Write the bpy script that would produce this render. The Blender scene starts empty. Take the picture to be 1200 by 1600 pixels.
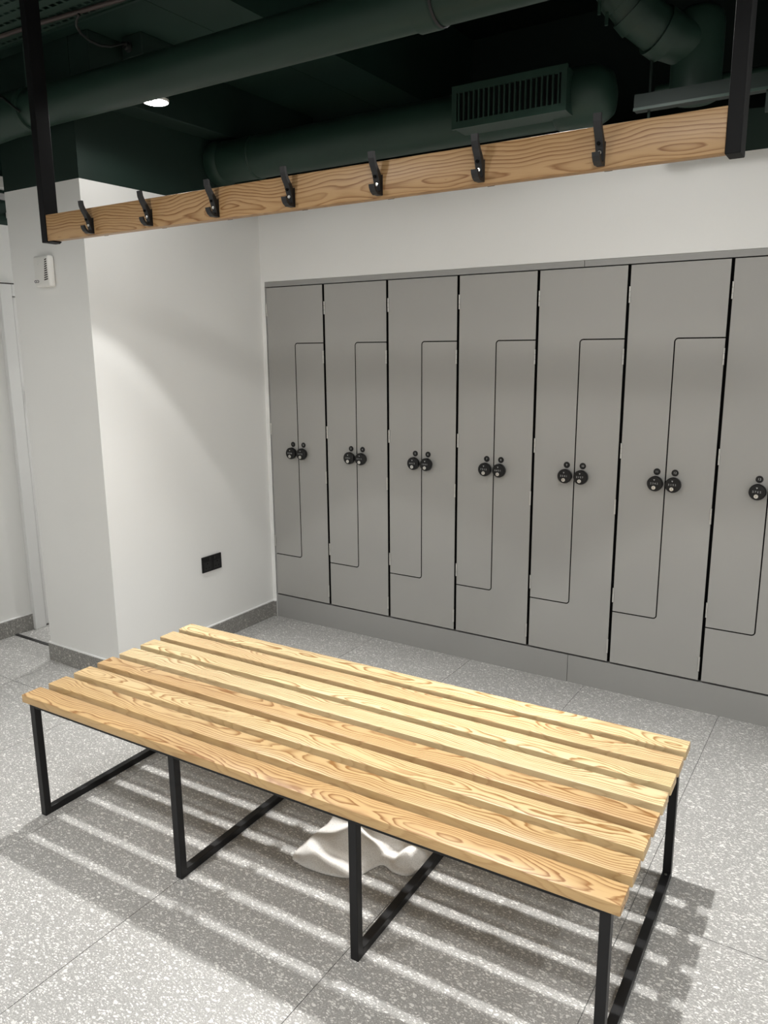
import bpy, bmesh, math, random
from mathutils import Vector, Matrix
random.seed(7)
S = bpy.context.scene
COL = S.collection

# ------------------------------------------------------------------ camera
cam_d = bpy.data.cameras.new('camera')
cam = bpy.data.objects.new('camera', cam_d)
COL.objects.link(cam)
cam.location = (2.9524, -3.4004, 1.5833)
cam.rotation_euler = (1.3618, 0.0084, 0.5685)
cam_d.sensor_fit = 'VERTICAL'
cam_d.sensor_height = 24.0
cam_d.sensor_width = 18.0
cam_d.lens = 1207.67 / 1600 * 24.0
cam_d.clip_start = 0.02
S.camera = cam

# ------------------------------------------------------------------ world, exposure
w = bpy.data.worlds.new('world')
S.world = w
w.use_nodes = True
w.node_tree.nodes['Background'].inputs[0].default_value = (0.5, 0.5, 0.5, 1)
w.node_tree.nodes['Background'].inputs[1].default_value = 0.05
S.view_settings.view_transform = 'Standard'
S.view_settings.look = 'None'
S.view_settings.exposure = 0.56
S.view_settings.gamma = 1.0
S.view_settings.use_curve_mapping = False

# downlights, the outer and rear ones unseen and added for fill: x, y, z of the lens; beam and spill power
LAMP_Z = 2.537
RIM_W, RIM_ANGLE = 47.0, 80.0       # outer edge of the beam, cut off by the baffle
CORE_W, CORE_ANGLE = 200.0, 70.0    # bright core of the beam
ROW_W = 0.58                        # the lamps of the other rows carry this share of beam power
SPILL_W, SPILL_FILL_W = 15.0, 27.0    # weak wide spill of the deep-set lamps by the lockers, and stronger fill added to the other rows for ambient light
LAMP_COL = (1.0, 0.99, 0.965)
LAMPS = [
    (0.450, -1.118, 'round white downlight glowing under the green pipe near the left hanger bar'),
    (2.10, -1.11, 'round downlight above the right end of the slatted bench'),
    (3.77, -1.11, 'unseen added fill downlight in the locker row, beyond the right hanger bar'),  # unseen lamp, added for ambient light on the right
    (-0.80, -0.10, 'round downlight in the corridor behind the white partition'),
    (-0.50, -3.10, 'unseen added fill downlight of the middle row, nearest the corridor wall'),  # unseen lamp, added to brighten the left floor and partition front
    (1.15, -3.10, 'round downlight of the middle row, above the floor before the bench'),
    (2.80, -3.10, 'round downlight of the middle row, right above the viewpoint'),
    (4.45, -3.10, 'unseen added fill downlight of the middle row, nearest the right wall'),  # added out of view to lift the right side of the room
    (1.15, -4.90, 'unseen added fill downlight of the rear row, nearest the corridor wall'),  # whole rear row is unseen, added as ambient fill
    (2.80, -4.90, 'unseen added fill downlight of the rear row, second from the right wall'),
    (4.45, -4.90, 'unseen added fill downlight of the rear row, nearest the right wall'),
]

# ------------------------------------------------------------------ materials
MATS = {}
def new_mat(name):
    m = bpy.data.materials.new(name); m.use_nodes = True
    MATS[name] = m
    return m, m.node_tree.nodes, m.node_tree.links, m.node_tree.nodes['Principled BSDF']
def plain(name, col, rough=0.5, metal=0.0, var=0.06, scale=8.0, bump=0.0, bscale=150.0, spec=0.5):
    m, N, L, b = new_mat(name)
    tc = N.new('ShaderNodeNewGeometry')
    nz = N.new('ShaderNodeTexNoise'); nz.inputs['Scale'].default_value = scale; nz.inputs['Detail'].default_value = 4
    L.new(tc.outputs['Position'], nz.inputs['Vector'])
    rp = N.new('ShaderNodeValToRGB')
    rp.color_ramp.elements[0].position = 0.3; rp.color_ramp.elements[1].position = 0.7
    rp.color_ramp.elements[0].color = tuple(c * (1 - var) for c in col) + (1,)
    rp.color_ramp.elements[1].color = tuple(min(1, c * (1 + var)) for c in col) + (1,)
    L.new(nz.outputs['Fac'], rp.inputs['Fac']); L.new(rp.outputs['Color'], b.inputs['Base Color'])
    b.inputs['Roughness'].default_value = rough; b.inputs['Metallic'].default_value = metal
    b.inputs['Specular IOR Level'].default_value = spec
    if bump:
        n2 = N.new('ShaderNodeTexNoise'); n2.inputs['Scale'].default_value = bscale; n2.inputs['Detail'].default_value = 3
        L.new(tc.outputs['Position'], n2.inputs['Vector'])
        bp = N.new('ShaderNodeBump'); bp.inputs['Strength'].default_value = bump; bp.inputs['Distance'].default_value = 0.002
        L.new(n2.outputs['Fac'], bp.inputs['Height']); L.new(bp.outputs['Normal'], b.inputs['Normal'])
    return m
plain('white_paint', (0.80, 0.797, 0.778), 0.65, var=0.012, scale=2.5, bump=0.06, bscale=260, spec=0.3)
plain('white_gloss', (0.78, 0.78, 0.77), 0.35, var=0.01)
plain('caulk', (0.85, 0.85, 0.84), 0.5, var=0.01)
plain('green_paint', (0.0075, 0.021, 0.0155), 0.6, var=0.10, scale=3, bump=0.10, bscale=60, spec=0.4)
plain('green_metal', (0.0135, 0.034, 0.0245), 0.48, var=0.10, scale=5, bump=0.05, bscale=40, spec=0.32)
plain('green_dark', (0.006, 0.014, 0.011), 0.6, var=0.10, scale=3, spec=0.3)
plain('laminate', (0.355, 0.348, 0.330), 0.48, var=0.015, scale=3, bump=0.03, bscale=500, spec=0.35)
plain('laminate_plinth', (0.315, 0.312, 0.300), 0.45, var=0.015, scale=3, spec=0.35)
plain('black_void', (0.004, 0.004, 0.004), 0.8, spec=0.1)
plain('black_steel', (0.008, 0.008, 0.009), 0.42, var=0.08, scale=20, bump=0.04, bscale=700, spec=0.3)
plain('black_bar', (0.0045, 0.0045, 0.005), 0.6, var=0.08, scale=20, spec=0.18)
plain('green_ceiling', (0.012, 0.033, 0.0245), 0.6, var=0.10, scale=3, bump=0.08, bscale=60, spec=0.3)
plain('black_plastic', (0.006, 0.006, 0.0065), 0.38, spec=0.35)
plain('black_matt', (0.014, 0.014, 0.015), 0.5, spec=0.4)
plain('print_grey', (0.45, 0.45, 0.45), 0.5)
plain('chrome', (0.80, 0.78, 0.74), 0.28, metal=1.0, var=0.03)
plain('hinge_steel', (0.62, 0.61, 0.58), 0.35, metal=0.7, var=0.03)
plain('plastic_white', (0.74, 0.73, 0.70), 0.35, var=0.02)
plain('slot_dark', (0.03, 0.022, 0.018), 0.7)
plain('logo_ink', (0.05, 0.045, 0.07), 0.5)
plain('grout', (0.20, 0.20, 0.195), 0.85)
plain('galv', (0.024, 0.048, 0.037), 0.45, var=0.1, scale=12)
plain('cable_sheath', (0.055, 0.040, 0.036), 0.5)
plain('cable_black', (0.010, 0.012, 0.011), 0.5)
plain('threshold', (0.02, 0.02, 0.02), 0.4)

def terrazzo(name, base, chip, tint=1.0, rough=0.42):
    m, N, L, b = new_mat(name)
    geo = N.new('ShaderNodeNewGeometry')
    # slight warp so that chips are irregular and elongated
    wn = N.new('ShaderNodeTexNoise'); wn.inputs['Scale'].default_value = 45; wn.inputs['Detail'].default_value = 2
    L.new(geo.outputs['Position'], wn.inputs['Vector'])
    vs = N.new('ShaderNodeVectorMath'); vs.operation = 'SCALE'; vs.inputs['Scale'].default_value = 0.012
    L.new(wn.outputs['Color'], vs.inputs[0])
    va = N.new('ShaderNodeVectorMath'); va.operation = 'ADD'
    L.new(geo.outputs['Position'], va.inputs[0]); L.new(vs.outputs[0], va.inputs[1])
    last = None
    baseN = N.new('ShaderNodeTexNoise'); baseN.inputs['Scale'].default_value = 220; baseN.inputs['Detail'].default_value = 3
    L.new(geo.outputs['Position'], baseN.inputs['Vector'])
    br = N.new('ShaderNodeValToRGB')
    br.color_ramp.elements[0].position = 0.3; br.color_ramp.elements[1].position = 0.72
    br.color_ramp.elements[0].color = tuple(c * 0.80 for c in base) + (1,)
    br.color_ramp.elements[1].color = tuple(c * 1.22 for c in base) + (1,)
    L.new(baseN.outputs['Fac'], br.inputs['Fac'])
    last = br.outputs['Color']
    for scale, rmax, prob, rot, c2 in ((190, 0.44, 0.55, 0.5, 0.85), (110, 0.42, 0.44, 1.7, 1.0), (72, 0.38, 0.30, 0.9, 1.0), (46, 0.34, 0.24, 2.6, 1.08)):
        mp = N.new('ShaderNodeMapping'); mp.inputs['Rotation'].default_value = (0, 0, rot)
        mp.inputs['Scale'].default_value = (scale, scale * 1.9, scale)
        L.new(va.outputs[0], mp.inputs['Vector'])
        v = N.new('ShaderNodeTexVoronoi'); v.feature = 'F1'; v.inputs['Scale'].default_value = 1.0
        v.distance = 'EUCLIDEAN'
        L.new(mp.outputs[0], v.inputs['Vector'])
        sx = N.new('ShaderNodeSeparateColor'); L.new(v.outputs['Color'], sx.inputs[0])
        lt = N.new('ShaderNodeMath'); lt.operation = 'LESS_THAN'; lt.inputs[1].default_value = prob
        L.new(sx.outputs[0], lt.inputs[0])
        # radius varies per chip
        rr = N.new('ShaderNodeMath'); rr.operation = 'MULTIPLY_ADD'; rr.inputs[1].default_value = rmax * 0.6; rr.inputs[2].default_value = rmax * 0.5
        L.new(sx.outputs[1], rr.inputs[0])
        d = N.new('ShaderNodeMath'); d.operation = 'LESS_THAN'
        L.new(v.outputs['Distance'], d.inputs[0]); L.new(rr.outputs[0], d.inputs[1])
        f = N.new('ShaderNodeMath'); f.operation = 'MULTIPLY'
        L.new(lt.outputs[0], f.inputs[0]); L.new(d.outputs[0], f.inputs[1])
        bl = N.new('ShaderNodeMath'); bl.operation = 'MULTIPLY_ADD'; bl.inputs[1].default_value = 0.45; bl.inputs[2].default_value = 0.45
        L.new(sx.outputs[2], bl.inputs[0])
        f2 = N.new('ShaderNodeMath'); f2.operation = 'MULTIPLY'
        L.new(f.outputs[0], f2.inputs[0]); L.new(bl.outputs[0], f2.inputs[1])
        mx = N.new('ShaderNodeMix'); mx.data_type = 'RGBA'
        L.new(f2.outputs[0], mx.inputs['Factor']); L.new(last, mx.inputs['A'])
        mx.inputs['B'].default_value = tuple(min(1, c * c2) for c in chip) + (1,)
        last = mx.outputs['Result']
    L.new(last, b.inputs['Base Color'])
    b.inputs['Roughness'].default_value = rough
    b.inputs['Specular IOR Level'].default_value = 0.4
    return m
terrazzo('terrazzo', (0.335, 0.329, 0.317), (0.80, 0.79, 0.76))
terrazzo('terrazzo_skirting', (0.235, 0.228, 0.215), (0.52, 0.50, 0.46))

def wood(name, ring_freq=120.0, contrast=0.55, gloss=0.42, curve=1.0, zscale=0.3, zoff=0.022, plain_edges=0.75):
    """oak/ash boards: growth rings around a wandering pith below the board, tint from the object's colour"""
    m, N, L, b = new_mat(name)
    def math_(op, a, c=None, d=None):
        n = N.new('ShaderNodeMath'); n.operation = op
        for i, s in enumerate((a, c, d)):
            if s is None: continue
            if isinstance(s, (int, float)): n.inputs[i].default_value = s
            else: L.new(s, n.inputs[i])
        return n.outputs[0]
    tc = N.new('ShaderNodeTexCoord'); oi = N.new('ShaderNodeObjectInfo')
    sp = N.new('ShaderNodeSeparateXYZ'); L.new(tc.outputs['Object'], sp.inputs[0])
    rnd = oi.outputs['Random']
    xo = math_('MULTIPLY_ADD', rnd, 60.0, sp.outputs[0])
    def noise1(x, scale, seed, detail=2.0):
        c = N.new('ShaderNodeCombineXYZ'); L.new(x, c.inputs[0]); c.inputs[1].default_value = seed
        n = N.new('ShaderNodeTexNoise'); n.inputs['Scale'].default_value = scale; n.inputs['Detail'].default_value = detail
        L.new(c.outputs[0], n.inputs['Vector']); return n.outputs['Fac']
    yc = math_('MULTIPLY', math_('SUBTRACT', noise1(xo, 1.7, 3.1), 0.5), 0.16 * curve)
    ybias = math_('MULTIPLY', math_('SUBTRACT', math_('FRACT', math_('MULTIPLY', rnd, 7.31)), 0.5), 0.10)
    zc = math_('MULTIPLY_ADD', noise1(xo, 2.6, 9.7), -0.10 * curve, zoff)
    dy = math_('SUBTRACT', math_('SUBTRACT', sp.outputs[1], yc), math_('ADD', ybias, 0.037))
    dz = math_('SUBTRACT', math_('MULTIPLY', sp.outputs[2], zscale), zc)
    r = math_('SQRT', math_('ADD', math_('MULTIPLY', dy, dy), math_('MULTIPLY', dz, dz)))
    c3 = N.new('ShaderNodeCombineXYZ'); L.new(math_('MULTIPLY', xo, 3.0), c3.inputs[0]); L.new(math_('MULTIPLY', sp.outputs[1], 22.0), c3.inputs[1]); L.new(math_('MULTIPLY', sp.outputs[2], 22.0), c3.inputs[2])
    dn = N.new('ShaderNodeTexNoise'); dn.inputs['Scale'].default_value = 1.0; dn.inputs['Detail'].default_value = 3
    L.new(c3.outputs[0], dn.inputs['Vector'])
    rw = math_('MULTIPLY_ADD', math_('SUBTRACT', dn.outputs['Fac'], 0.5), 0.022, r)
    t = math_('MULTIPLY', rw, ring_freq)
    fr = math_('FRACT', t)
    # latewood line: slow rise, quick fall
    late = math_('POWER', fr, 3.2)
    fall = math_('MINIMUM', math_('MULTIPLY', math_('SUBTRACT', 1.0, fr), 7.0), 1.0)
    ring = math_('MULTIPLY', late, fall)
    # ring strength differs from ring to ring
    amp = noise1(math_('FLOOR', t), 3.71, 1.3, 0.0)
    ring = math_('MULTIPLY', ring, math_('MULTIPLY_ADD', amp, 1.4, 0.35))
    # pores / fibres
    c4 = N.new('ShaderNodeCombineXYZ'); L.new(math_('MULTIPLY', xo, 14.0), c4.inputs[0]); L.new(math_('MULTIPLY', sp.outputs[1], 620.0), c4.inputs[1]); L.new(math_('MULTIPLY', sp.outputs[2], 620.0), c4.inputs[2])
    fn = N.new('ShaderNodeTexNoise'); fn.inputs['Scale'].default_value = 1.0; fn.inputs['Detail'].default_value = 2
    L.new(c4.outputs[0], fn.inputs['Vector'])
    fib = math_('SUBTRACT', fn.outputs['Fac'], 0.5)
    # broad tone drift along the board
    c5 = N.new('ShaderNodeCombineXYZ'); L.new(math_('MULTIPLY', xo, 2.2), c5.inputs[0]); L.new(math_('MULTIPLY', sp.outputs[1], 16.0), c5.inputs[1]); L.new(math_('MULTIPLY', sp.outputs[2], 5.0), c5.inputs[2])
    tn = N.new('ShaderNodeTexNoise'); tn.inputs['Scale'].default_value = 1.0; tn.inputs['Detail'].default_value = 3
    L.new(c5.outputs[0], tn.inputs['Vector'])
    tone = math_('SUBTRACT', tn.outputs['Fac'], 0.5)
    dark = N.new('ShaderNodeMix'); dark.data_type = 'RGBA'; dark.blend_type = 'MULTIPLY'
    dark.inputs['Factor'].default_value = 1.0
    L.new(oi.outputs['Color'], dark.inputs['A']); dark.inputs['B'].default_value = (0.45, 0.30, 0.165, 1)
    # boards are sawn so that their narrow edges show hardly any figure
    sn = N.new('ShaderNodeSeparateXYZ'); L.new(tc.outputs['Normal'], sn.inputs[0])
    flat = math_('MULTIPLY_ADD', math_('ABSOLUTE', sn.outputs[1]), -plain_edges, 1.0)
    k = math_('MULTIPLY', math_('MULTIPLY', ring, contrast), flat)
    k = math_('MULTIPLY_ADD', fib, -0.75, k)
    k = math_('MULTIPLY_ADD', tone, 0.75, k)
    k = math_('MINIMUM', math_('MAXIMUM', k, 0.0), 1.0)
    mx = N.new('ShaderNodeMix'); mx.data_type = 'RGBA'
    L.new(k, mx.inputs['Factor']); L.new(oi.outputs['Color'], mx.inputs['A']); L.new(dark.outputs['Result'], mx.inputs['B'])
    L.new(mx.outputs['Result'], b.inputs['Base Color'])
    b.inputs['Roughness'].default_value = gloss
    b.inputs['Specular IOR Level'].default_value = 0.4
    bp = N.new('ShaderNodeBump'); bp.inputs['Strength'].default_value = 0.12; bp.inputs['Distance'].default_value = 0.001
    L.new(math_('SUBTRACT', 1.0, k), bp.inputs['Height']); L.new(bp.outputs['Normal'], b.inputs['Normal'])
    return m
wood('bench_wood', 140.0, 1.75, 0.40)
wood('rail_wood', 120.0, 1.35, 0.42, zscale=1.0, zoff=0.030, plain_edges=0.0)

def cloth_mat():
    m, N, L, b = new_mat('towel_cotton')
    tc = N.new('ShaderNodeTexCoord')
    nz = N.new('ShaderNodeTexNoise'); nz.inputs['Scale'].default_value = 420; nz.inputs['Detail'].default_value = 2
    L.new(tc.outputs['Object'], nz.inputs['Vector'])
    rp = N.new('ShaderNodeValToRGB')
    rp.color_ramp.elements[0].color = (0.60, 0.575, 0.54, 1); rp.color_ramp.elements[1].color = (0.84, 0.82, 0.79, 1)
    rp.color_ramp.elements[0].position = 0.25; rp.color_ramp.elements[1].position = 0.6
    L.new(nz.outputs['Fac'], rp.inputs['Fac']); L.new(rp.outputs['Color'], b.inputs['Base Color'])
    bp = N.new('ShaderNodeBump'); bp.inputs['Strength'].default_value = 0.5; bp.inputs['Distance'].default_value = 0.002
    L.new(nz.outputs['Fac'], bp.inputs['Height']); L.new(bp.outputs['Normal'], b.inputs['Normal'])
    b.inputs['Roughness'].default_value = 0.95
    b.inputs['Specular IOR Level'].default_value = 0.1
cloth_mat()
def emit(name, col, st):
    m, N, L, b = new_mat(name)
    b.inputs['Base Color'].default_value = (0.9, 0.9, 0.9, 1)
    b.inputs['Emission Color'].default_value = col + (1,)
    b.inputs['Emission Strength'].default_value = st
emit('lamp_lens', (1.0, 0.98, 0.95), 30.0)

# ------------------------------------------------------------------ mesh helpers
def BM(): return bmesh.new()
def add_box(bm, x0, x1, y0, y1, z0, z1):
    vs = [bm.verts.new(p) for p in ((x0,y0,z0),(x1,y0,z0),(x1,y1,z0),(x0,y1,z0),(x0,y0,z1),(x1,y0,z1),(x1,y1,z1),(x0,y1,z1))]
    fs = [bm.faces.new([vs[i] for i in f]) for f in ((0,3,2,1),(4,5,6,7),(0,1,5,4),(1,2,6,5),(2,3,7,6),(3,0,4,7))]
    return vs, fs
def bevel_all(bm, w, seg=2):
    bmesh.ops.bevel(bm, geom=list(bm.edges), offset=w, segments=seg, profile=0.5, affect='EDGES', clamp_overlap=True)
def add_prism(bm, pts, axis, a0, a1):
    """polygon extruded along axis; pts are the other two coordinates in order"""
    def mk(p, a):
        if axis == 'y': return (p[0], a, p[1])
        if axis == 'x': return (a, p[0], p[1])
        return (p[0], p[1], a)
    A = [bm.verts.new(mk(p, a0)) for p in pts]; B = [bm.verts.new(mk(p, a1)) for p in pts]
    n = len(pts)
    bm.faces.new(A); bm.faces.new(B[::-1])
    for i in range(n): bm.faces.new((A[i], B[i], B[(i+1) % n], A[(i+1) % n]))
    bmesh.ops.recalc_face_normals(bm, faces=bm.faces)
def add_tube(bm, pts, r, seg=16, cap=True):
    pts = [Vector(p) for p in pts]; n = len(pts)
    rs = r if isinstance(r, (list, tuple)) else [r] * n
    rings = []; up = None
    for i, p in enumerate(pts):
        d = (pts[min(i+1, n-1)] - pts[max(i-1, 0)]).normalized()
        if up is None:
            up = Vector((0,0,1)) if abs(d.z) < 0.9 else Vector((0,1,0))
        u = d.cross(up).normalized(); v = u.cross(d).normalized(); up = v
        rings.append([bm.verts.new(p + rs[i] * (math.cos(2*math.pi*k/seg) * u + math.sin(2*math.pi*k/seg) * v)) for k in range(seg)])
    for i in range(n-1):
        for k in range(seg):
            bm.faces.new((rings[i][k], rings[i][(k+1) % seg], rings[i+1][(k+1) % seg], rings[i+1][k]))
    if cap:
        bm.faces.new(rings[0][::-1]); bm.faces.new(rings[-1])
    bmesh.ops.recalc_face_normals(bm, faces=bm.faces)
def add_lathe(bm, prof, axis='y', seg=32, c=(0,0,0)):
    """prof: list of (radius, distance along axis)"""
    rings = []
    for r, a in prof:
        ring = []
        for k in range(seg):
            t = 2*math.pi*k/seg; p, q = r*math.cos(t), r*math.sin(t)
            co = {'y': (p, a, q), 'x': (a, p, q), 'z': (p, q, a)}[axis]
            ring.append(bm.verts.new((co[0]+c[0], co[1]+c[1], co[2]+c[2])))
        rings.append(ring)
    for i in range(len(rings)-1):
        for k in range(seg):
            bm.faces.new((rings[i][k], rings[i][(k+1) % seg], rings[i+1][(k+1) % seg], rings[i+1][k]))
    bm.faces.new(rings[0]); bm.faces.new(rings[-1])
    bmesh.ops.recalc_face_normals(bm, faces=bm.faces)
def obj(name, bm, mat, parent=None, loc=(0,0,0), smooth=None, color=None):
    me = bpy.data.meshes.new(name)
    bm.normal_update(); bm.to_mesh(me); bm.free()
    me.materials.append(MATS[mat])
    o = bpy.data.objects.new(name, me); COL.objects.link(o)
    o.location = loc
    if parent is not None: o.parent = parent
    if color: o.color = tuple(color) + (1,)
    if smooth is not None:
        for f in me.polygons: f.use_smooth = True
        ang = math.radians(smooth)
        me.set_sharp_from_angle(angle=ang)
    return o
def mesh_obj(name, me, parent=None, loc=(0,0,0)):
    o = bpy.data.objects.new(name, me); COL.objects.link(o); o.location = loc
    if parent is not None: o.parent = parent
    return o
def tag(o, label=None, cat=None, group=None, kind=None):
    if label: o['label'] = label
    if cat: o['category'] = cat
    if group: o['group'] = group
    if kind: o['kind'] = kind
    return o
def empty(name, loc=(0,0,0), rz=0.0):
    o = bpy.data.objects.new(name, None); COL.objects.link(o); o.location = loc; o.rotation_euler = (0,0,rz)
    o.empty_display_size = 0.05
    return o
def struct(name, bm, mat, label=None, cat=None, **k):
    o = obj(name, bm, mat, **k); tag(o, label, cat, kind='structure'); return o
def boxo(name, x0, x1, y0, y1, z0, z1, mat, parent=None, bev=0.0, seg=2, **k):
    bm = BM(); add_box(bm, x0, x1, y0, y1, z0, z1)
    if bev: bevel_all(bm, bev, seg)
    return obj(name, bm, mat, parent, **k)
def text_mesh(s, size, mat):
    cu = bpy.data.curves.new('txt', 'FONT'); cu.body = s; cu.size = size; cu.align_x = 'CENTER'; cu.align_y = 'CENTER'
    cu.extrude = 0.0004
    to = bpy.data.objects.new('txt', cu); COL.objects.link(to)
    bpy.context.view_layer.update()
    me = bpy.data.meshes.new_from_object(to.evaluated_get(bpy.context.evaluated_depsgraph_get()))
    bpy.data.objects.remove(to); bpy.data.curves.remove(cu)
    me.transform(Matrix.Rotation(math.pi/2, 4, 'X'))     # text stands in the xz plane, read from -y
    me.materials.clear(); me.materials.append(MATS[mat])
    return me

# ------------------------------------------------------------------ dimensions
WX = -0.03            # face of the white partition beside the lockers
PY = -1.135           # front of the partition
PX0 = -0.574          # its left edge
CX = -1.08            # corridor wall
RX, RY = 5.4, -5.6    # right wall, wall behind the camera
WH = 2.303            # white paint ends, green begins
CEIL_LOW, CEIL_HI = 2.85, 3.30
LW, ZB, ZL, ZU, ZT = 0.4009, 0.1426, 0.394, 1.6129, 1.9153

# ------------------------------------------------------------------ floor of terrazzo tiles
fl = BM(); add_box(fl, CX - 0.1, RX + 0.1, RY - 0.1, 1.2, -0.08, -0.0025)
floor = struct('floor', fl, 'grout', 'pale grey terrazzo tile floor with white chips', 'floor')
TS, TL_ = 0.60, 1.80
tm = BM(); add_box(tm, 0.0011, TS - 0.0011, 0.0011, TL_ - 0.0011, -0.002, 0.0)
tile_me = bpy.data.meshes.new('tile'); tm.to_mesh(tile_me); tm.free(); tile_me.materials.append(MATS['terrazzo'])
for i in range(-3, 8):
    for j in range(-2, 2):
        x, y = 0.695 + TS * i, -1.40 + TL_ * (j - 0)
        if j == 1 and x > -0.6: continue
        t = mesh_obj('tile', tile_me, floor, (x, y, 0))

# ------------------------------------------------------------------ walls
G = 0.0
b = BM(); add_box(b, PX0, WX, PY, 0.35, 0, WH)
part = struct('wall_partition', b, 'white_paint', 'white painted partition end standing left of the lockers', 'wall')
b = BM(); add_box(b, PX0, WX, PY, 0.35, WH, CEIL_LOW); obj('upper_band', b, 'green_paint', part)
# wall above the lockers, its narrow white return on the left, the green band on top
b = BM(); add_box(b, WX, RX, 0.0, 0.12, 1.947, WH)
wb = struct('wall_back', b, 'white_paint', 'white wall above the grey lockers', 'wall')
b = BM(); add_box(b, WX, -0.004, 0.0, 0.12, 0.0, 1.947); obj('wall_return', b, 'white_paint', wb)
b = BM(); add_box(b, WX, RX, 0.0, 0.12, WH, 2.45); obj('upper_band', b, 'green_paint', wb)
b = BM(); add_box(b, 7 * LW + 0.004, RX, 0.0, 0.12, 0.0, 1.947); obj('wall_return', b, 'white_paint', wb)
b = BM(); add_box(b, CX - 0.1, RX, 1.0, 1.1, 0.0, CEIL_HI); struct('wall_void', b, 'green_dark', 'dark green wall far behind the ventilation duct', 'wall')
b = BM(); add_box(b, CX - 0.1, CX, RY, 1.0, 0, 2.24)
wl = struct('wall_left', b, 'white_paint', 'white corridor wall beyond the partition, at the left picture edge', 'wall')
b = BM(); add_box(b, CX - 0.1, CX, RY, 1.0, 2.24, CEIL_HI); obj('upper_band', b, 'green_ceiling', wl)
b = BM(); add_box(b, RX, RX + 0.1, RY, 1.0, 0, WH)
wr = struct('wall_right', b, 'white_paint', 'white wall at the right side of the room', 'wall')
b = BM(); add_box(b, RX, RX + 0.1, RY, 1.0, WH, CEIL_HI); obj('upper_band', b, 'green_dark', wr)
b = BM(); add_box(b, CX, RX, RY - 0.1, RY, 0, WH)
wr = struct('wall_rear', b, 'white_paint', 'white wall behind the viewpoint', 'wall')
b = BM(); add_box(b, CX, RX, RY - 0.1, RY, WH, CEIL_HI); obj('upper_band', b, 'green_dark', wr)

# ceiling: low boarded part on the left with a seam, a dark void on the right
b = BM(); add_box(b, CX - 0.1, 0.498, RY, 1.0, CEIL_LOW, CEIL_HI + 0.1)
ce = struct('ceiling', b, 'green_ceiling', 'dark green ceiling boards on the left', 'ceiling')
b = BM(); add_box(b, 0.502, 0.76, RY, 1.0, CEIL_LOW - 0.001, CEIL_HI + 0.1); obj('panel', b, 'green_ceiling', ce)
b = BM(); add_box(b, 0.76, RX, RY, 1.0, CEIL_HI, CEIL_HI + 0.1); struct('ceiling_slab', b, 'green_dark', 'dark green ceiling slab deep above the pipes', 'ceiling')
b = BM(); add_box(b, WX, 0.10, PY + 0.0, 0.35, 2.610, CEIL_LOW); bevel_all(b, 0.004)
struct('trim_1', b, 'green_paint', 'green boxed beam along the top of the partition', 'beam')

# terrazzo skirting with a white sealant line on top
def skirting(name, pts, label):
    """pts: list of (x0,x1,y0,y1) pieces"""
    root = None
    for n, (x0, x1, y0, y1) in enumerate(pts):
        b = BM(); add_box(b, x0, x1, y0, y1, 0.0, 0.094)
        if root is None: root = struct(name, b, 'terrazzo_skirting', label, 'skirting')
        else: obj('skirting_tile', b, 'terrazzo_skirting', root)
        b = BM(); add_box(b, x0, x1, y0, y1, 0.094, 0.100); obj('sealant', b, 'caulk', root)
SK = 0.009
skirting('baseboard_partition', [(WX, WX + SK, PY - SK, -0.001), (PX0 - SK, WX, PY - SK, PY), (WX + SK, -0.0045, -SK, 0.0), (PX0 - SK, PX0, PY, 0.35)],
         'grey terrazzo skirting round the white partition')
skirting('baseboard_left', [(CX, CX + SK, RY, -0.912)], 'grey terrazzo skirting on the corridor wall')

# corridor: black threshold strip, white door with frame
b = BM(); add_box(b, CX + SK, PX0 - SK, -1.032, -1.012, 0.0, 0.004); struct('trim_2', b, 'threshold', 'black strip across the floor between partition and corridor wall', 'threshold')
b = BM(); add_box(b, CX, CX + 0.022, -0.84, -0.02, 0.012, 1.868); bevel_all(b, 0.002)
door = struct('door_1', b, 'white_gloss', 'white flush door in the corridor, mostly behind the partition', 'door')
b = BM(); add_box(b, CX, CX + 0.030, -0.912, -0.845, 0.0, 1.935); bevel_all(b, 0.003); obj('frame', b, 'white_gloss', door)
b = BM(); add_box(b, CX, CX + 0.030, -0.845, -0.01, 1.873, 1.935); bevel_all(b, 0.003); obj('frame', b, 'white_gloss', door)
b = BM(); add_box(b, CX, CX + 0.004, -0.912, -0.01, 1.935, 1.943); obj('dark_strip', b, 'slot_dark', door)  # thin dark strip over the frame head
b = BM(); add_lathe(b, [(0.034, 0.0), (0.034, 0.008), (0.030, 0.014), (0.012, 0.016), (0.012, 0.020)], 'x', 24, (CX + 0.022, -0.790, 1.362))
obj('lock_knob', b, 'black_plastic', door, smooth=40)

# ------------------------------------------------------------------ locker plinth and head filler (two panels each)
def panels(name, spans, y0, y1, z0, z1, label, cat):
    root = None
    for x0, x1 in spans:
        b = BM(); add_box(b, x0, x1, y0, y1, z0, z1)
        if root is None: root = struct(name, b, 'laminate_plinth', label, cat)
        else: obj('panel', b, 'laminate_plinth', root)
panels('trim_3', [(-0.0035, 1.808), (1.8105, 7 * LW + 0.003)], 0.004, 0.022, 0.0, ZB - 0.0055, 'grey plinth panels under the lockers', 'plinth')
panels('trim_4', [(-0.0035, 1.808), (1.8105, 7 * LW + 0.003)], 0.001, 0.022, ZT + 0.004, 1.946, 'thin grey filler strip over the locker doors', 'filler')

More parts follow.
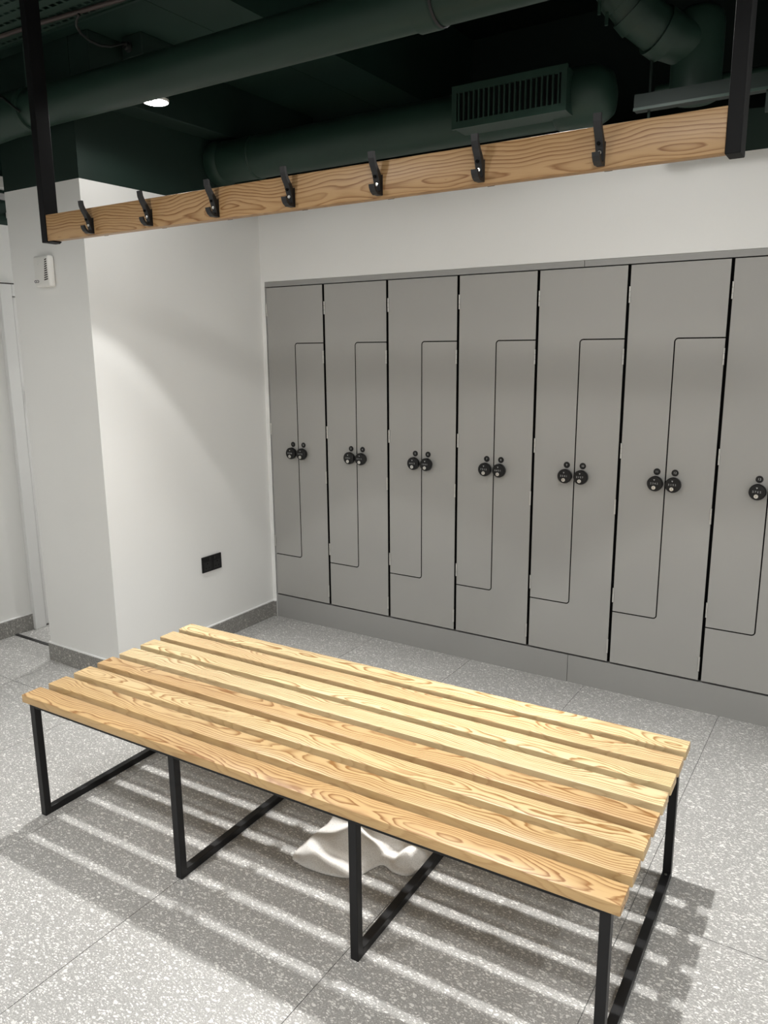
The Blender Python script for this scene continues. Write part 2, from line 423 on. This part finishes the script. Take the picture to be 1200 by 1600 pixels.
# ------------------------------------------------------------------ lockers
def arc(cx, cz, r, a0, a1, n=6):
    return [(cx + r * math.cos(math.radians(a0 + (a1-a0)*i/n)), cz + r * math.sin(math.radians(a0 + (a1-a0)*i/n))) for i in range(n+1)]
e, gl, r0 = 0.0026, 0.0066, 0.012
xm = LW / 2
zt, zb = ZT - 0.001, ZB + 0.0045
c1 = (xm - e - r0, ZL + e + r0); c2 = (xm + e + r0, ZU - e - r0)
door1_pts = [(gl, ZL + e)] + arc(*c1, r0, -90, 0) + arc(*c2, r0 + 2*e, 180, 90) + [(LW - gl, ZU + e), (LW - gl, zt), (gl, zt)]
door2_pts = [(gl, zb), (LW - gl, zb), (LW - gl, ZU - e)] + arc(*c2, r0, 90, 180) + arc(*c1, r0 + 2*e, 0, -90) + [(gl, ZL - e)]
def prism_mesh(pts, y0, y1, mat):
    b = BM(); add_prism(b, pts, 'y', y0, y1)
    bmesh.ops.triangulate(b, faces=[f for f in b.faces if len(f.verts) > 4])
    b.normal_update()
    for f in b.faces: f.material_index = 0 if abs(f.normal.y) > 0.5 else 1      # black-cored board: the cut edges are black
    me = bpy.data.meshes.new('door'); b.to_mesh(me); b.free(); me.materials.append(MATS[mat]); me.materials.append(MATS['black_void']); return me
me_d1 = prism_mesh(door1_pts, 0.0, 0.018, 'laminate'); me_d2 = prism_mesh(door2_pts, 0.0, 0.018, 'laminate')
b = BM(); add_box(b, 0.0, LW, 0.0185, 0.34, ZB, ZT + 0.002); me_body = bpy.data.meshes.new('carcass'); b.to_mesh(me_body); b.free(); me_body.materials.append(MATS['black_void'])
b = BM(); add_lathe(b, [(0.026, 0.0), (0.026, -0.010), (0.0325, -0.013), (0.0325, -0.027), (0.030, -0.030), (0.001, -0.0302)], 'y', 28)
for f in b.faces: f.smooth = True
me_knob = bpy.data.meshes.new('combination_dial'); b.to_mesh(me_knob); b.free(); me_knob.materials.append(MATS['black_plastic']); me_knob.set_sharp_from_angle(angle=math.radians(35))
b = BM(); add_lathe(b, [(0.0145, 0.0), (0.0145, -0.0022), (0.0135, -0.003), (0.0005, -0.003)], 'y', 24)
me_plate = bpy.data.meshes.new('number_plate'); b.to_mesh(me_plate); b.free(); me_plate.materials.append(MATS['black_plastic'])
b = BM(); add_lathe(b, [(0.0085, -0.029), (0.0085, -0.0325), (0.0075, -0.0335), (0.0003, -0.0335)], 'y', 18, (-0.003, 0, -0.0165))
me_key = bpy.data.meshes.new('key_cylinder'); b.to_mesh(me_key); b.free(); me_key.materials.append(MATS['chrome'])
b = BM(); add_box(b, -0.0035, -0.0023, -0.0341, -0.0330, -0.021, -0.012); me_slot = bpy.data.meshes.new('key_slot'); b.to_mesh(me_slot); b.free(); me_slot.materials.append(MATS['slot_dark'])
b = BM()
for k in range(4):      # four number wheels in a row
    add_box(b, -0.0200 + k*0.0100, -0.0135 + k*0.0100, -0.0312, -0.0295, -0.0035, 0.0065)
me_wheels = bpy.data.meshes.new('number_wheels'); b.to_mesh(me_wheels); b.free(); me_wheels.materials.append(MATS['black_matt'])
b = BM(); add_prism(b, [(-0.0055, 0.0195), (0.0015, 0.0195), (-0.002, 0.0130)], 'y', -0.0306, -0.0298); me_arrow = bpy.data.meshes.new('dial_mark'); b.to_mesh(me_arrow); b.free(); me_arrow.materials.append(MATS['print_grey'])
b = BM()
for q in range(3):
    add_tube(b, [(0, -0.0025, q*0.0225 + 0.0006), (0, -0.0025, (q+1)*0.0225 - 0.0006)], 0.0038, 10)
me_hinge = bpy.data.meshes.new('hinge'); b.to_mesh(me_hinge); b.free(); me_hinge.materials.append(MATS['hinge_steel'])
order = ['first locker from the white partition, with doors 1 and 2', 'second locker from the white partition, with doors 3 and 4', 'third locker from the white partition, with doors 5 and 6',
         'middle grey locker of the row, with doors 7 and 8', 'fifth grey locker from the partition, with doors 9 and 10', 'sixth grey locker from the partition, with doors 11 and 12', 'grey locker cut by the right picture edge, with door 13']
for k in range(7):
    t = empty('locker', (k * LW, 0, 0)); tag(t, ('tall grey ' if k < 3 else '') + order[k], 'locker', 'row of grey Z-door lockers')
    mesh_obj('carcass', me_body, t)
    for di, (me, kx, hx, hz) in enumerate(((me_d1, 0.163, 0.0065, (1.761, 1.100, 0.439)), (me_d2, 0.2375, LW - 0.0075, (1.505, 0.848, 0.189)))):
        d = mesh_obj('door', me, t)
        kn = mesh_obj('combination_dial', me_knob, d, (kx, 0, 1.0045)); kn['label'] = 'black combination lock dial'
        mesh_obj('key_cylinder', me_key, d, (kx, 0, 1.0045)); mesh_obj('key_slot', me_slot, d, (kx, 0, 1.0045))
        mesh_obj('number_wheels', me_wheels, d, (kx, 0, 1.0045)); mesh_obj('dial_mark', me_arrow, d, (kx, 0, 1.0045))
        mesh_obj('wheel_digits', text_mesh('%d %d %d %d' % tuple(random.randint(1, 7) for _ in range(4)), 0.0115, 'print_grey'), d, (kx - 0.0017, -0.0315, 1.0060))
        mesh_obj('number_plate', me_plate, d, (kx + 0.001, 0, 1.0535))
        mesh_obj('plate_number', text_mesh(str(2*k + 1 + di), 0.0135, 'print_grey'), d, (kx + 0.001, -0.0031, 1.0535))
        for z in hz: mesh_obj('hinge', me_hinge, d, (hx, 0, z))

# ------------------------------------------------------------------ slatted bench
BX, BY, BL, BA = 0.6075, -2.0217, 2.0, 0.0281
SWD, GAP, BH, ST = 0.0737, 0.0291, 0.4495, 0.028
bench = tag(empty('bench', (BX, BY, 0), BA), 'long slatted bench of pale oak on a black steel frame', 'bench')
TONES = [(0.57, 0.375, 0.175), (0.59, 0.41, 0.20), (0.65, 0.475, 0.25), (0.57, 0.385, 0.19), (0.71, 0.56, 0.33), (0.71, 0.56, 0.32), (0.66, 0.48, 0.265), (0.69, 0.53, 0.30)]
for i in range(8):
    b = BM(); add_box(b, 0, BL, 0, SWD, -ST, 0)
    bevel_all(b, 0.003, 2)
    obj('slat', b, 'bench_wood', bench, (0, i * (SWD + GAP), BH), smooth=35, color=TONES[i])
LT, LX, LY = 0.0245, 0.0214, 0.0113
WD = 8 * SWD + 7 * GAP
fx = [LX, LX + (BL - 2*LX - LT)/3 + 0.007, LX + 2*(BL - 2*LX - LT)/3 + 0.003, BL - LX - LT]
zt_ = BH - ST
for x in fx:
    for y in (LY, WD - LY - LT):
        boxo('leg', x, x + LT, y, y + LT, 0.0, zt_, 'black_steel', bench, 0.0015, 2)
    boxo('foot_bar', x, x + LT, LY + LT - 0.001, WD - LY - LT + 0.001, 0.0, LT, 'black_steel', bench, 0.0015, 2)
    boxo('cross_bar', x, x + LT, LY + LT - 0.001, WD - LY - LT + 0.001, zt_ - LT, zt_, 'black_steel', bench, 0.0015, 2)
for y in (LY, WD - LY - LT):
    for a, c in zip(fx[:-1], fx[1:]):
        boxo('side_bar', a + LT - 0.001, c + 0.001, y, y + LT * 0.55, zt_ - 0.015, zt_, 'black_steel', bench, 0.001, 1)
# little screws on top of the foot bars where they meet the back legs
b = BM(); add_lathe(b, [(0.004, 0.0), (0.004, 0.0015), (0.001, 0.002)], 'z', 12, (fx[3] + LT/2, WD - LY - LT - 0.012, LT)); obj('screw', b, 'chrome', bench)

# ------------------------------------------------------------------ towel on the floor under the bench
def towel():
    ctr = [(1.523,-1.725),(1.560,-1.742),(1.600,-1.745),(1.665,-1.738),(1.724,-1.719),(1.757,-1.681),(1.785,-1.612),(1.835,-1.622),(1.880,-1.611),(1.904,-1.556),(1.908,-1.483),(1.885,-1.38),(1.80,-1.31),(1.68,-1.285),(1.58,-1.32),(1.525,-1.42),(1.517,-1.52),(1.512,-1.62)]
    n = len(ctr); M = 8
    def cr(p0, p1, p2, p3, t): return 0.5*((2*p1) + (-p0+p2)*t + (2*p0-5*p1+4*p2-p3)*t*t + (-p0+3*p1-3*p2+p3)*t**3)
    out = []
    for i in range(n):
        P = [ctr[(i+k-1) % n] for k in range(4)]
        for j in range(M):
            t = j / M; out.append((cr(*[q[0] for q in P], t), cr(*[q[1] for q in P], t)))
    cx, cy = 1.715, -1.50
    rings = 44
    def h(x, y, s):
        u, v = x - cx, y - cy
        f = 0.011 * math.sin(30*u + 24*v + 2.2*math.sin(11*v - 3*u)) + 0.008 * math.sin(-22*u + 47*v + 1.8*math.sin(17*u)) + 0.003 * math.sin(64*u + 12*v)
        edge = min(1.0, (1 - s) / 0.16)
        big = 0.024 * (1 - s**2.5) + 0.018 * math.exp(-((u+0.10)**2 + (v+0.02)**2)/0.012) + 0.012 * math.exp(-((u-0.10)**2 + (v-0.02)**2)/0.010)
        crease = -0.022 * math.exp(-((u - 0.075 - 0.25*(v+0.1))**2)/0.0009) * (1 if v < 0.05 else 0.3)
        return 0.006 + edge**0.6 * 0.010 + max(0.0, (big + f + crease)) * edge**0.8
    vs = [(cx - cx, 0.0, h(cx, cy, 0))]; fs = []
    K = len(out)
    for r in range(1, rings + 1):
        s = r / rings
        for (ox, oy) in out:
            x, y = cx + (ox - cx)*s, cy + (oy - cy)*s
            vs.append((x - cx, y - cy, h(x, y, s)))
    # rolled hem going down to the floor
    for (ox, oy) in out:
        vs.append(((ox - cx)*1.004, (oy - cy)*1.004, 0.0015))
    for k in range(K): fs.append((0, 1 + k, 1 + (k+1) % K))
    for r in range(rings):
        a, c = 1 + r*K, 1 + (r+1)*K
        for k in range(K): fs.append((a + k, c + k, c + (k+1) % K, a + (k+1) % K))
    me = bpy.data.meshes.new('towel'); me.from_pydata(vs, [], fs); me.update()
    for p in me.polygons: p.use_smooth = True
    me.materials.append(MATS['towel_cotton'])
    o = bpy.data.objects.new('towel', me); COL.objects.link(o); o.location = (cx, cy, 0)
    tag(o, 'crumpled cream towel lying on the floor under the bench', 'towel')
towel()

# ------------------------------------------------------------------ hook rail hanging over the bench
RXa, RXb, RYf, RT, RZ0, RZ1 = 0.409, 2.633, -1.62, 0.032, 1.9625, 2.0505
rail = tag(empty('hook_rail', (0, 0, 0)), 'oak coat rail with black hooks hung on two black bars over the bench', 'coat rail')
b = BM(); add_box(b, RXa, RXb, 0, RT, RZ0 - 2.0, RZ1 - 2.0); bevel_all(b, 0.002, 2)
obj('board', b, 'rail_wood', rail, (0, RYf, 2.0), smooth=35, color=(0.42, 0.26, 0.122))
for x0, x1, top, s in ((RXa - 0.030, RXa, CEIL_LOW, 1), (RXb, RXb + 0.030, CEIL_HI, -1)):
    boxo('hanger_bar', x0, x1, RYf - 0.003, RYf + 0.052, RZ0 - 0.004, top, 'black_bar', rail, 0.002, 2)
    if s > 0: boxo('foot_plate', x1 - 0.002, x1 + 0.030, RYf + 0.0, RYf + 0.034, RZ0 - 0.0045, RZ0 - 0.0005, 'black_bar', rail)
    boxo('ceiling_plate', x0 - 0.03, x1 + 0.03, RYf - 0.03, RYf + 0.058, top - 0.006, top, 'black_bar', rail)
# hook profile (outwards, z) as a strip with thickness, extruded 18 mm wide
def strip(center, th):
    n = len(center); L_, R_ = [], []
    for i, p in enumerate(center):
        a = Vector(center[max(i-1, 0)]); c = Vector(center[min(i+1, n-1)]); d = (c - a).normalized(); nn = Vector((-d.y, d.x))
        t = th[i] if isinstance(th, (list, tuple)) else th
        L_.append(Vector(p) + nn*t/2); R_.append(Vector(p) - nn*t/2)
    return [tuple(q) for q in L_] + [tuple(q) for q in reversed(R_)]
def hook_mesh():
    b = BM(); hw = 0.0085
    up = [(0.004, 1.9745), (0.0065, 2.000), (0.010, 2.022), (0.019, 2.046), (0.030, 2.066), (0.037, 2.086), (0.039, 2.106)]
    add_prism(b, [(-d, z) for d, z in strip(up, [0.008, 0.013, 0.017, 0.013, 0.011, 0.0095, 0.008])], 'x', -hw, hw)
    low = [(0.004, 1.985), (0.011, 1.9765), (0.021, 1.9755), (0.030, 1.982), (0.0355, 1.992), (0.038, 2.003)]
    add_prism(b, [(-d, z) for d, z in strip(low, [0.012, 0.010, 0.009, 0.008, 0.0075, 0.006])], 'x', -hw, hw)
    add_prism(b, [(-0.0, 1.972), (-0.009, 1.972), (-0.011, 2.000), (-0.011, 2.036), (-0.0, 2.040)], 'x', -hw, hw)
    bmesh.ops.triangulate(b, faces=[f for f in b.faces if len(f.verts) > 4])
    for v in b.verts: v.co.z = 1.967 + (v.co.z - 1.972) * 0.74
    me = bpy.data.meshes.new('hook'); b.to_mesh(me); b.free(); me.materials.append(MATS['black_matt'])
    return me
me_hook = hook_mesh()
b = BM(); add_lathe(b, [(0.0042, -0.0155), (0.0042, -0.0170), (0.0022, -0.0172), (0.0020, -0.0160), (0.0003, -0.0160)], 'y', 16, (0, 0, 1.992)); me_screw = bpy.data.meshes.new('screw'); b.to_mesh(me_screw); b.free(); me_screw.materials.append(MATS['chrome'])
b = BM(); add_lathe(b, [(0.0038, -0.0225), (0.0038, -0.0262), (0.0003, -0.0262)], 'y', 16, (0, 0, 2.0095)); me_hole = bpy.data.meshes.new('screw_hole'); b.to_mesh(me_hole); b.free(); me_hole.materials.append(MATS['black_void'])
for i in range(7):
    x = 0.658 + i * 0.2872
    for side in (0, 1):
        h = mesh_obj('hook', me_hook, rail, (x, RYf if side == 0 else RYf + RT, 0))
        if side: h.rotation_euler = (0, 0, math.pi)
        mesh_obj('screw', me_screw, h); mesh_obj('screw_hole', me_hole, h)

# ------------------------------------------------------------------ socket and sensor on the partition
so = tag(empty('wall_socket', (WX, -0.4955, 0.450)), 'black double power socket low on the white partition', 'socket')
b = BM(); add_box(b, 0.0, 0.008, -0.0715, 0.0715, -0.043, 0.043); bevel_all(b, 0.002); obj('plate', b, 'black_plastic', so)
for s in (-1, 1):
    b = BM(); add_box(b, 0.008, 0.0095, s*0.036 - 0.027, s*0.036 + 0.027, -0.034, 0.012); obj('outlet', b, 'black_matt', so)
    for (dy, dz, ww, hh) in ((0, 0.004, 0.004, 0.008), (-0.011, -0.020, 0.006, 0.004), (0.011, -0.020, 0.006, 0.004)):
        b = BM(); add_box(b, 0.0094, 0.0098, s*0.036 + dy - ww/2, s*0.036 + dy + ww/2, dz - hh/2, dz + hh/2); obj('pin_hole', b, 'black_void', so)
    b = BM(); add_box(b, 0.008, 0.0115, s*0.017 - 0.006, s*0.017 + 0.006, 0.018, 0.036); bevel_all(b, 0.001); obj('rocker_switch', b, 'black_matt', so)
se = tag(empty('wall_dispenser', (-0.304, PY, 1.866)), 'small white plastic dispenser with side vents on the partition front', 'dispenser')
b = BM(); add_box(b, -0.056, 0.056, -0.034, 0.0, 0.0, 0.137); bevel_all(b, 0.010, 3); obj('housing', b, 'plastic_white', se, smooth=50)
for q in range(10):
    z = 0.032 + q * 0.0095; wv = 0.010 + 0.014 * (1 - q / 10.0)
    b = BM(); add_prism(b, [(0.043 - wv, z - 0.0035), (0.045, z), (0.045, z + 0.0048), (0.043 - wv, z + 0.0013)], 'y', -0.0350, -0.0330); obj('vent_slot', b, 'slot_dark', se)
b = BM()
add_tube(b, [(-0.046 + 0.008*math.cos(t/8*6.3), -0.0345, 0.026 + 0.005*math.sin(t/8*6.3)) for t in range(9)], 0.0014, 6)
add_tube(b, [(-0.032 + 0.009*math.cos(1.9 - t/8*3.8), -0.0345, 0.026 + 0.005*math.sin(1.9 - t/8*3.8)) for t in range(9)], 0.0014, 6)
obj('logo', b, 'logo_ink', se)
b = BM(); add_lathe(b, [(0.006, 0.0), (0.005, -0.002), (0.0005, -0.0022)], 'y', 16, (-0.022, -0.034, 0.106)); obj('indicator', b, 'plastic_white', se)

# ------------------------------------------------------------------ downlights
b = BM(); add_lathe(b, [(0.046, 0.0), (0.050, 0.002), (0.050, 0.075), (0.044, 0.083), (0.010, 0.084)], 'z', 32); me_can = bpy.data.meshes.new('lamp_body'); b.to_mesh(me_can); b.free(); me_can.materials.append(MATS['green_metal'])
b = BM(); add_lathe(b, [(0.0425, -0.001), (0.0425, -0.004), (0.001, -0.0045)], 'z', 32); me_lens = bpy.data.meshes.new('lens'); b.to_mesh(me_lens); b.free(); me_lens.materials.append(MATS['lamp_lens'])
b = BM(); add_lathe(b, [(0.043, 0.0005), (0.049, -0.002), (0.0505, 0.004), (0.0505, 0.008)], 'z', 32); me_trim = bpy.data.meshes.new('trim_ring'); b.to_mesh(me_trim); b.free(); me_trim.materials.append(MATS['plastic_white'])
for x, y, lab in LAMPS:
    t = tag(empty('downlight', (x, y, LAMP_Z + (0.03 if 2 < x < 2.2 else -0.010 if 0 < x < 0.5 else 0.0))), lab, 'downlight', 'ceiling downlights')
    mesh_obj('lamp_body', me_can, t); mesh_obj('lens', me_lens, t); mesh_obj('trim_ring', me_trim, t)
    top = (CEIL_LOW if x < 0.76 else CEIL_HI) - t.location.z
    if -1.2 < y < -1.0: boxo('pipe_arm', -0.012, 0.012, -0.072, -0.040, 0.010, 0.022, 'green_metal', t)
    else:
        b = BM(); add_tube(b, [(0, 0, 0.082), (0, 0, top)], 0.007, 10); obj('stem', b, 'green_metal', t)
    for nm, en, an, bl in (('beam_rim', RIM_W, RIM_ANGLE, 0.13), ('beam_core', CORE_W, CORE_ANGLE, 0.9)):
        sd = bpy.data.lights.new(nm, 'SPOT'); sd.energy = en * (ROW_W if y < -2 else 1.0 if x > 0 else 0.6); sd.spot_size = math.radians(an); sd.spot_blend = bl
        sd.shadow_soft_size = 0.030; sd.color = LAMP_COL
        l = bpy.data.objects.new(nm, sd); COL.objects.link(l); l.parent = t; l.location = (0, 0, -0.006)
        if y > -2 and x > 0: l.rotation_euler = Vector((0.15, -0.10, -1.0)).to_track_quat('-Z', 'Y').to_euler()   # swivelled towards the bench
    ad = bpy.data.lights.new('spill', 'SPOT'); ad.energy = (SPILL_W * (0.5 if x < 1 else 1.25)) if y > -2 or x < 0 else SPILL_FILL_W; ad.spot_size = math.radians(172); ad.spot_blend = 0.25  # middle and rear rows get stronger spill, added as ambient fill
    ad.shadow_soft_size = 0.04 if y > -2 else 0.09; ad.color = LAMP_COL
    l = bpy.data.objects.new('spill', ad); COL.objects.link(l); l.parent = t; l.location = (0, 0, -0.007)

# ------------------------------------------------------------------ services under the ceiling
# long round pipe with a collar and a wider sleeve at the left end
PYc, PZc, PR = -1.252, 2.560, 0.0735
pp = tag(empty('ceiling_pipe', (0, PYc, PZc)), 'long dark green round pipe running under the ceiling', 'pipe')
b = BM(); add_tube(b, [(-0.16, 0, 0), (3.9, 0, -0.012)], PR, 40); obj('pipe_run', b, 'green_metal', pp, smooth=40)
b = BM(); add_lathe(b, [(PR, 1.705), (PR + 0.006, 1.708), (PR + 0.006, 1.770), (PR + 0.002, 1.774), (PR + 0.002, 1.778)], 'x', 40, (0, 0, -0.006)); obj('collar', b, 'green_metal', pp, smooth=40)
b = BM(); add_lathe(b, [(PR + 0.004, 1.776), (PR + 0.004, 1.784)], 'x', 40, (0, 0, -0.006)); obj('strap', b, 'black_matt', pp, smooth=40)
b = BM(); add_tube(b, [(-0.13, 0, 0), (-0.20, 0, 0), (-0.30, -0.01, -0.004), (-0.42, -0.03, -0.02), (-0.50, -0.07, -0.05)], [PR + 0.003, PR + 0.012, PR + 0.012, PR + 0.012, PR + 0.012], 40); obj('elbow', b, 'green_metal', pp, smooth=40)
b = BM(); add_tube(b, [(-0.145, 0.0, PR + 0.010), (-0.145, 0, CEIL_LOW - PZc)], 0.012, 10); obj('hanger_rod', b, 'galv', pp)
b = BM(); add_lathe(b, [(PR + 0.003, -0.158), (PR + 0.010, -0.157), (PR + 0.010, -0.132), (PR + 0.003, -0.131)], 'x', 40); obj('pipe_clip', b, 'green_metal', pp, smooth=40)
tag(None or obj('cable_tie_tag', (lambda b: (add_box(b, -0.30, -0.22, -0.004, 0.004, -0.012, 0.012), b)[1])(BM()), 'galv', pp, (-0.02, -PR - 0.016, 0.045)))
b = BM(); add_tube(b, [(-0.35, -0.06, 0.075), (-0.27, -0.075, 0.06), (-0.20, -PR - 0.012, 0.035), (-0.15, -PR - 0.010, 0.0), (-0.11, -PR - 0.004, -0.028)], 0.005, 8); obj('drain_wire', b, 'cable_black', pp, smooth=60)

# second duct along the locker wall, with elbow end, grille and rounded end
DY, DZ, DR = -0.300, 2.505, 0.098
du = tag(empty('ventilation_duct', (0, DY, DZ)), 'fat dark green ventilation duct with a slotted grille above the lockers', 'duct')
b = BM(); add_tube(b, [(0.02, 0, 0), (1.80, 0, 0)], DR, 48); obj('duct_run', b, 'green_metal', du, smooth=40)
b = BM(); add_lathe(b, [(DR - 0.006, WX + 0.002), (DR + 0.004, WX + 0.004), (DR + 0.010, 0.0), (DR + 0.010, 0.03), (DR + 0.004, 0.045), (DR, 0.05)], 'x', 48); obj('end_collar', b, 'green_metal', du, smooth=40)
b = BM(); add_lathe(b, [(DR, 0.24), (DR + 0.005, 0.245), (DR + 0.005, 0.255), (DR, 0.26)], 'x', 48); obj('seam_band', b, 'green_metal', du, smooth=40)
b = BM()
prof = [(DR + 0.002, 1.78), (DR + 0.010, 1.79), (DR + 0.012, 1.86), (DR + 0.010, 1.93), (DR * 0.94, 1.965), (DR * 0.80, 1.985), (DR * 0.5, 1.995), (0.001, 1.998)]
add_lathe(b, prof, 'x', 48); obj('end_cap', b, 'green_metal', du, smooth=40)
# grille standing proud of the duct, built in its own local frame (x along, z up)
gy = -0.470 - DY
g0, g1, q0, q1 = 1.405, 1.872, 2.425 - DZ, 2.580 - DZ
fw = 0.026
boot = BM()
add_prism(boot, [(gy + 0.012, q0 + 0.004), (-0.04, q0 + 0.0), (0.0, q0 + 0.03), (0.0, q1 - 0.02), (-0.04, q1 - 0.002), (gy + 0.012, q1 - 0.004)], 'x', g0 + 0.006, g1 - 0.006)
obj('grille_boot', boot, 'green_metal', du)
gr = BM()
add_box(gr, g0, g1, gy, gy + 0.014, q1 - fw, q1); add_box(gr, g0, g1, gy, gy + 0.014, q0, q0 + fw)
add_box(gr, g0, g0 + fw * 0.8, gy, gy + 0.014, q0 + fw, q1 - fw); add_box(gr, g1 - fw * 0.8, g1, gy, gy + 0.014, q0 + fw, q1 - fw)
grille = obj('grille', gr, 'green_metal', du)
bk = BM(); add_box(bk, g0 + 0.02, g1 - 0.02, gy + 0.0105, gy + 0.0119, q0 + 0.02, q1 - 0.02); obj('grille_back', bk, 'black_void', grille)
for k in range(20):
    x = g0 + fw * 0.8 + 0.010 + k * (g1 - g0 - fw*1.6 - 0.020) / 19
    boxo('louvre', x - 0.0030, x + 0.0030, gy - 0.0005, gy + 0.011, q0 + fw - 0.001, q1 - fw + 0.001, 'green_metal', grille)

# stepped soil pipe with couplings dropping into an upright stub
sp = tag(empty('soil_pipe', (2.285, -0.32, 2.49)), 'dark green soil pipe with ringed couplings at the top right', 'pipe')
b = BM(); add_lathe(b, [(0.070, -0.07), (0.082, -0.064), (0.086, -0.05), (0.086, 0.17), (0.080, 0.205), (0.060, 0.222), (0.001, 0.225)], 'z', 36); obj('upright', b, 'green_metal', sp, smooth=40)
path = [(-0.30, -0.30, 0.50), (-0.27, -0.27, 0.37), (-0.225, -0.235, 0.275), (-0.16, -0.18, 0.185), (-0.085, -0.10, 0.125), (0.0, 0.0, 0.105)]
b = BM(); add_tube(b, path, 0.074, 32); obj('branch', b, 'green_metal', sp, smooth=50)
for a, c in (((-0.262, -0.264, 0.352), (-0.243, -0.248, 0.312)), ((-0.215, -0.228, 0.262), (-0.192, -0.209, 0.230)), ((-0.175, -0.193, 0.207), (-0.150, -0.170, 0.176)), ((-0.110, -0.128, 0.143), (-0.080, -0.094, 0.122))):
    b = BM(); add_tube(b, [a, c], 0.082, 32); obj('coupling', b, 'green_metal', sp, smooth=40)
for (x, y, z) in ((-0.285, -0.33, 0.265), (-0.255, -0.30, 0.175), (-0.235, -0.28, 0.145)):
    b = BM(); add_tube(b, [(x, y, z + 0.03), (x, y, z - 0.01)], 0.006, 8); obj('bolt', b, 'green_metal', sp)

# steel channel and thin pipe on hanger rods at the right
ch = tag(empty('steel_channel', (2.115, -0.46, 2.389)), 'green steel channel hung on rods below the ringed soil pipe', 'channel')
boxo('web', 0.0, 1.30, 0.0, 0.004, 0.0, 0.043, 'green_dark', ch)  # web and flanges in darker green, painting in their shade
boxo('flange', 0.0, 1.30, -0.004, 0.040, -0.004, 0.0, 'green_dark', ch)
boxo('flange', 0.0, 1.30, 0.0, 0.040, 0.043, 0.047, 'green_dark', ch)
boxo('lip', 0.0, 1.30, -0.006, -0.002, -0.006, 0.003, 'green_metal', ch)  # lighter green paints a highlight along the lip
for x in (0.045, 1.1):
    b = BM(); add_tube(b, [(x, 0.03, -0.03), (x, 0.03, CEIL_HI - 2.389 if x > 1 else 0.165)], 0.005, 8); obj('hanger_rod', b, 'green_dark', ch)
boxo('bracket', 0.42, 0.44, 0.005, 0.02, -0.07, 0.0, 'green_dark', ch)

tp = tag(empty('thin_pipe', (2.085, -0.06, 2.552)), 'thin green pipe behind the right hanger bar, just above the wall', 'pipe')
b = BM(); add_tube(b, [(0, 0, 0), (1.33, 0, -0.006)], 0.022, 20); obj('pipe_run', b, 'green_metal', tp, smooth=40)
for x in (0.55, 1.2):
    b = BM(); add_tube(b, [(x, 0, 0.018), (x, 0, CEIL_HI - 2.552)], 0.005, 8); obj('hanger_rod', b, 'green_dark', tp)

# perforated cable tray at the top left with a bundle of cable
tr = tag(empty('cable_tray', (-0.9, -1.552, 2.80)), 'green perforated cable tray under the ceiling at the top left', 'cable tray')
TL, TW = 3.2, 0.26
b = BM()
rows = [0.0, 0.05, 0.10, 0.155, 0.21, TW]
sl = 0.012
# solid strips between the slot rows, and short webs between the slots
for i, y in enumerate(rows):
    add_box(b, 0, TL, max(0, y - 0.019), min(TW, y + 0.019), 0.0, 0.002)
for i in range(len(rows) - 1):
    y0, y1 = rows[i] + 0.019, rows[i+1] - 0.019
    n = int(TL / 0.040)
    for k in range(n): add_box(b, k*0.040, k*0.040 + 0.014, y0, y1, 0.0, 0.002)
obj('perforated_base', b, 'galv', tr)
boxo('side_flange', 0, TL, TW, TW + 0.002, -0.004, 0.045, 'galv', tr); boxo('side_flange', 0, TL, -0.002, 0.0, -0.004, 0.045, 'galv', tr)
boxo('edge_lip', 0, TL, TW - 0.006, TW + 0.006, -0.006, 0.0, 'green_metal', tr)
for x in (0.5, 2.0): 
    b = BM(); add_tube(b, [(x, 0.04, 0.0), (x, 0.04, (CEIL_LOW if x < 1.6 else CEIL_HI) - 2.80)], 0.005, 8); obj('hanger_rod', b, 'galv', tr)
b = BM(); add_tube(b, [(-0.9, -1.40, 2.789), (-0.113, -1.384, 2.789), (0.147, -1.374, 2.789), (0.333, -1.358, 2.789), (0.546, -1.340, 2.789), (1.5, -1.33, 2.789)], 0.008, 10)
tag(obj('tray_cable', b, 'cable_sheath', None, smooth=60), 'brown sheathed cable clipped under the perforated tray', 'cable')
# junction box on the ceiling and its looping cable
jb = tag(empty('junction_box', (0.20, -0.98, CEIL_LOW)), 'dark green junction box on the ceiling above the pipe', 'junction box')
boxo('box', -0.06, 0.06, -0.02, 0.16, -0.085, 0.0, 'green_paint', jb, 0.004)
b = BM(); add_lathe(b, [(0.020, -0.02), (0.020, -0.030), (0.014, -0.032), (0.014, -0.045)], 'y', 16, (-0.015, 0, -0.045)); obj('gland', b, 'cable_black', jb)
b = BM(); add_tube(b, [(0.362, -1.372, 2.772), (0.340, -1.368, 2.762), (0.318, -1.355, 2.750), (0.303, -1.325, 2.735), (0.292, -1.28, 2.727), (0.284, -1.23, 2.727), (0.275, -1.17, 2.742), (0.255, -1.09, 2.780), (0.215, -1.04, 2.804), (0.187, -1.022, 2.806)], 0.0055, 8)
tag(obj('loop_cable', b, 'cable_black', None, smooth=60), 'thin dark cable looping from the tray to the junction box', 'cable')
# white consumer unit glimpsed high on the corridor wall
cu = tag(empty('switch_panel', (CX, -0.80, 2.27)), 'small white switch panel high up at the far left edge', 'panel')
boxo('casing', 0.0, 0.05, -0.14, 0.10, 0.145, 0.205, 'plastic_white', cu, 0.004)
boxo('conduit', 0.0, 0.03, -0.14, 0.10, 0.095, 0.125, 'print_grey', cu, 0.004)
boxo('label_plate', 0.0, 0.02, -0.015, 0.02, 0.005, 0.035, 'plastic_white', cu, 0.002)
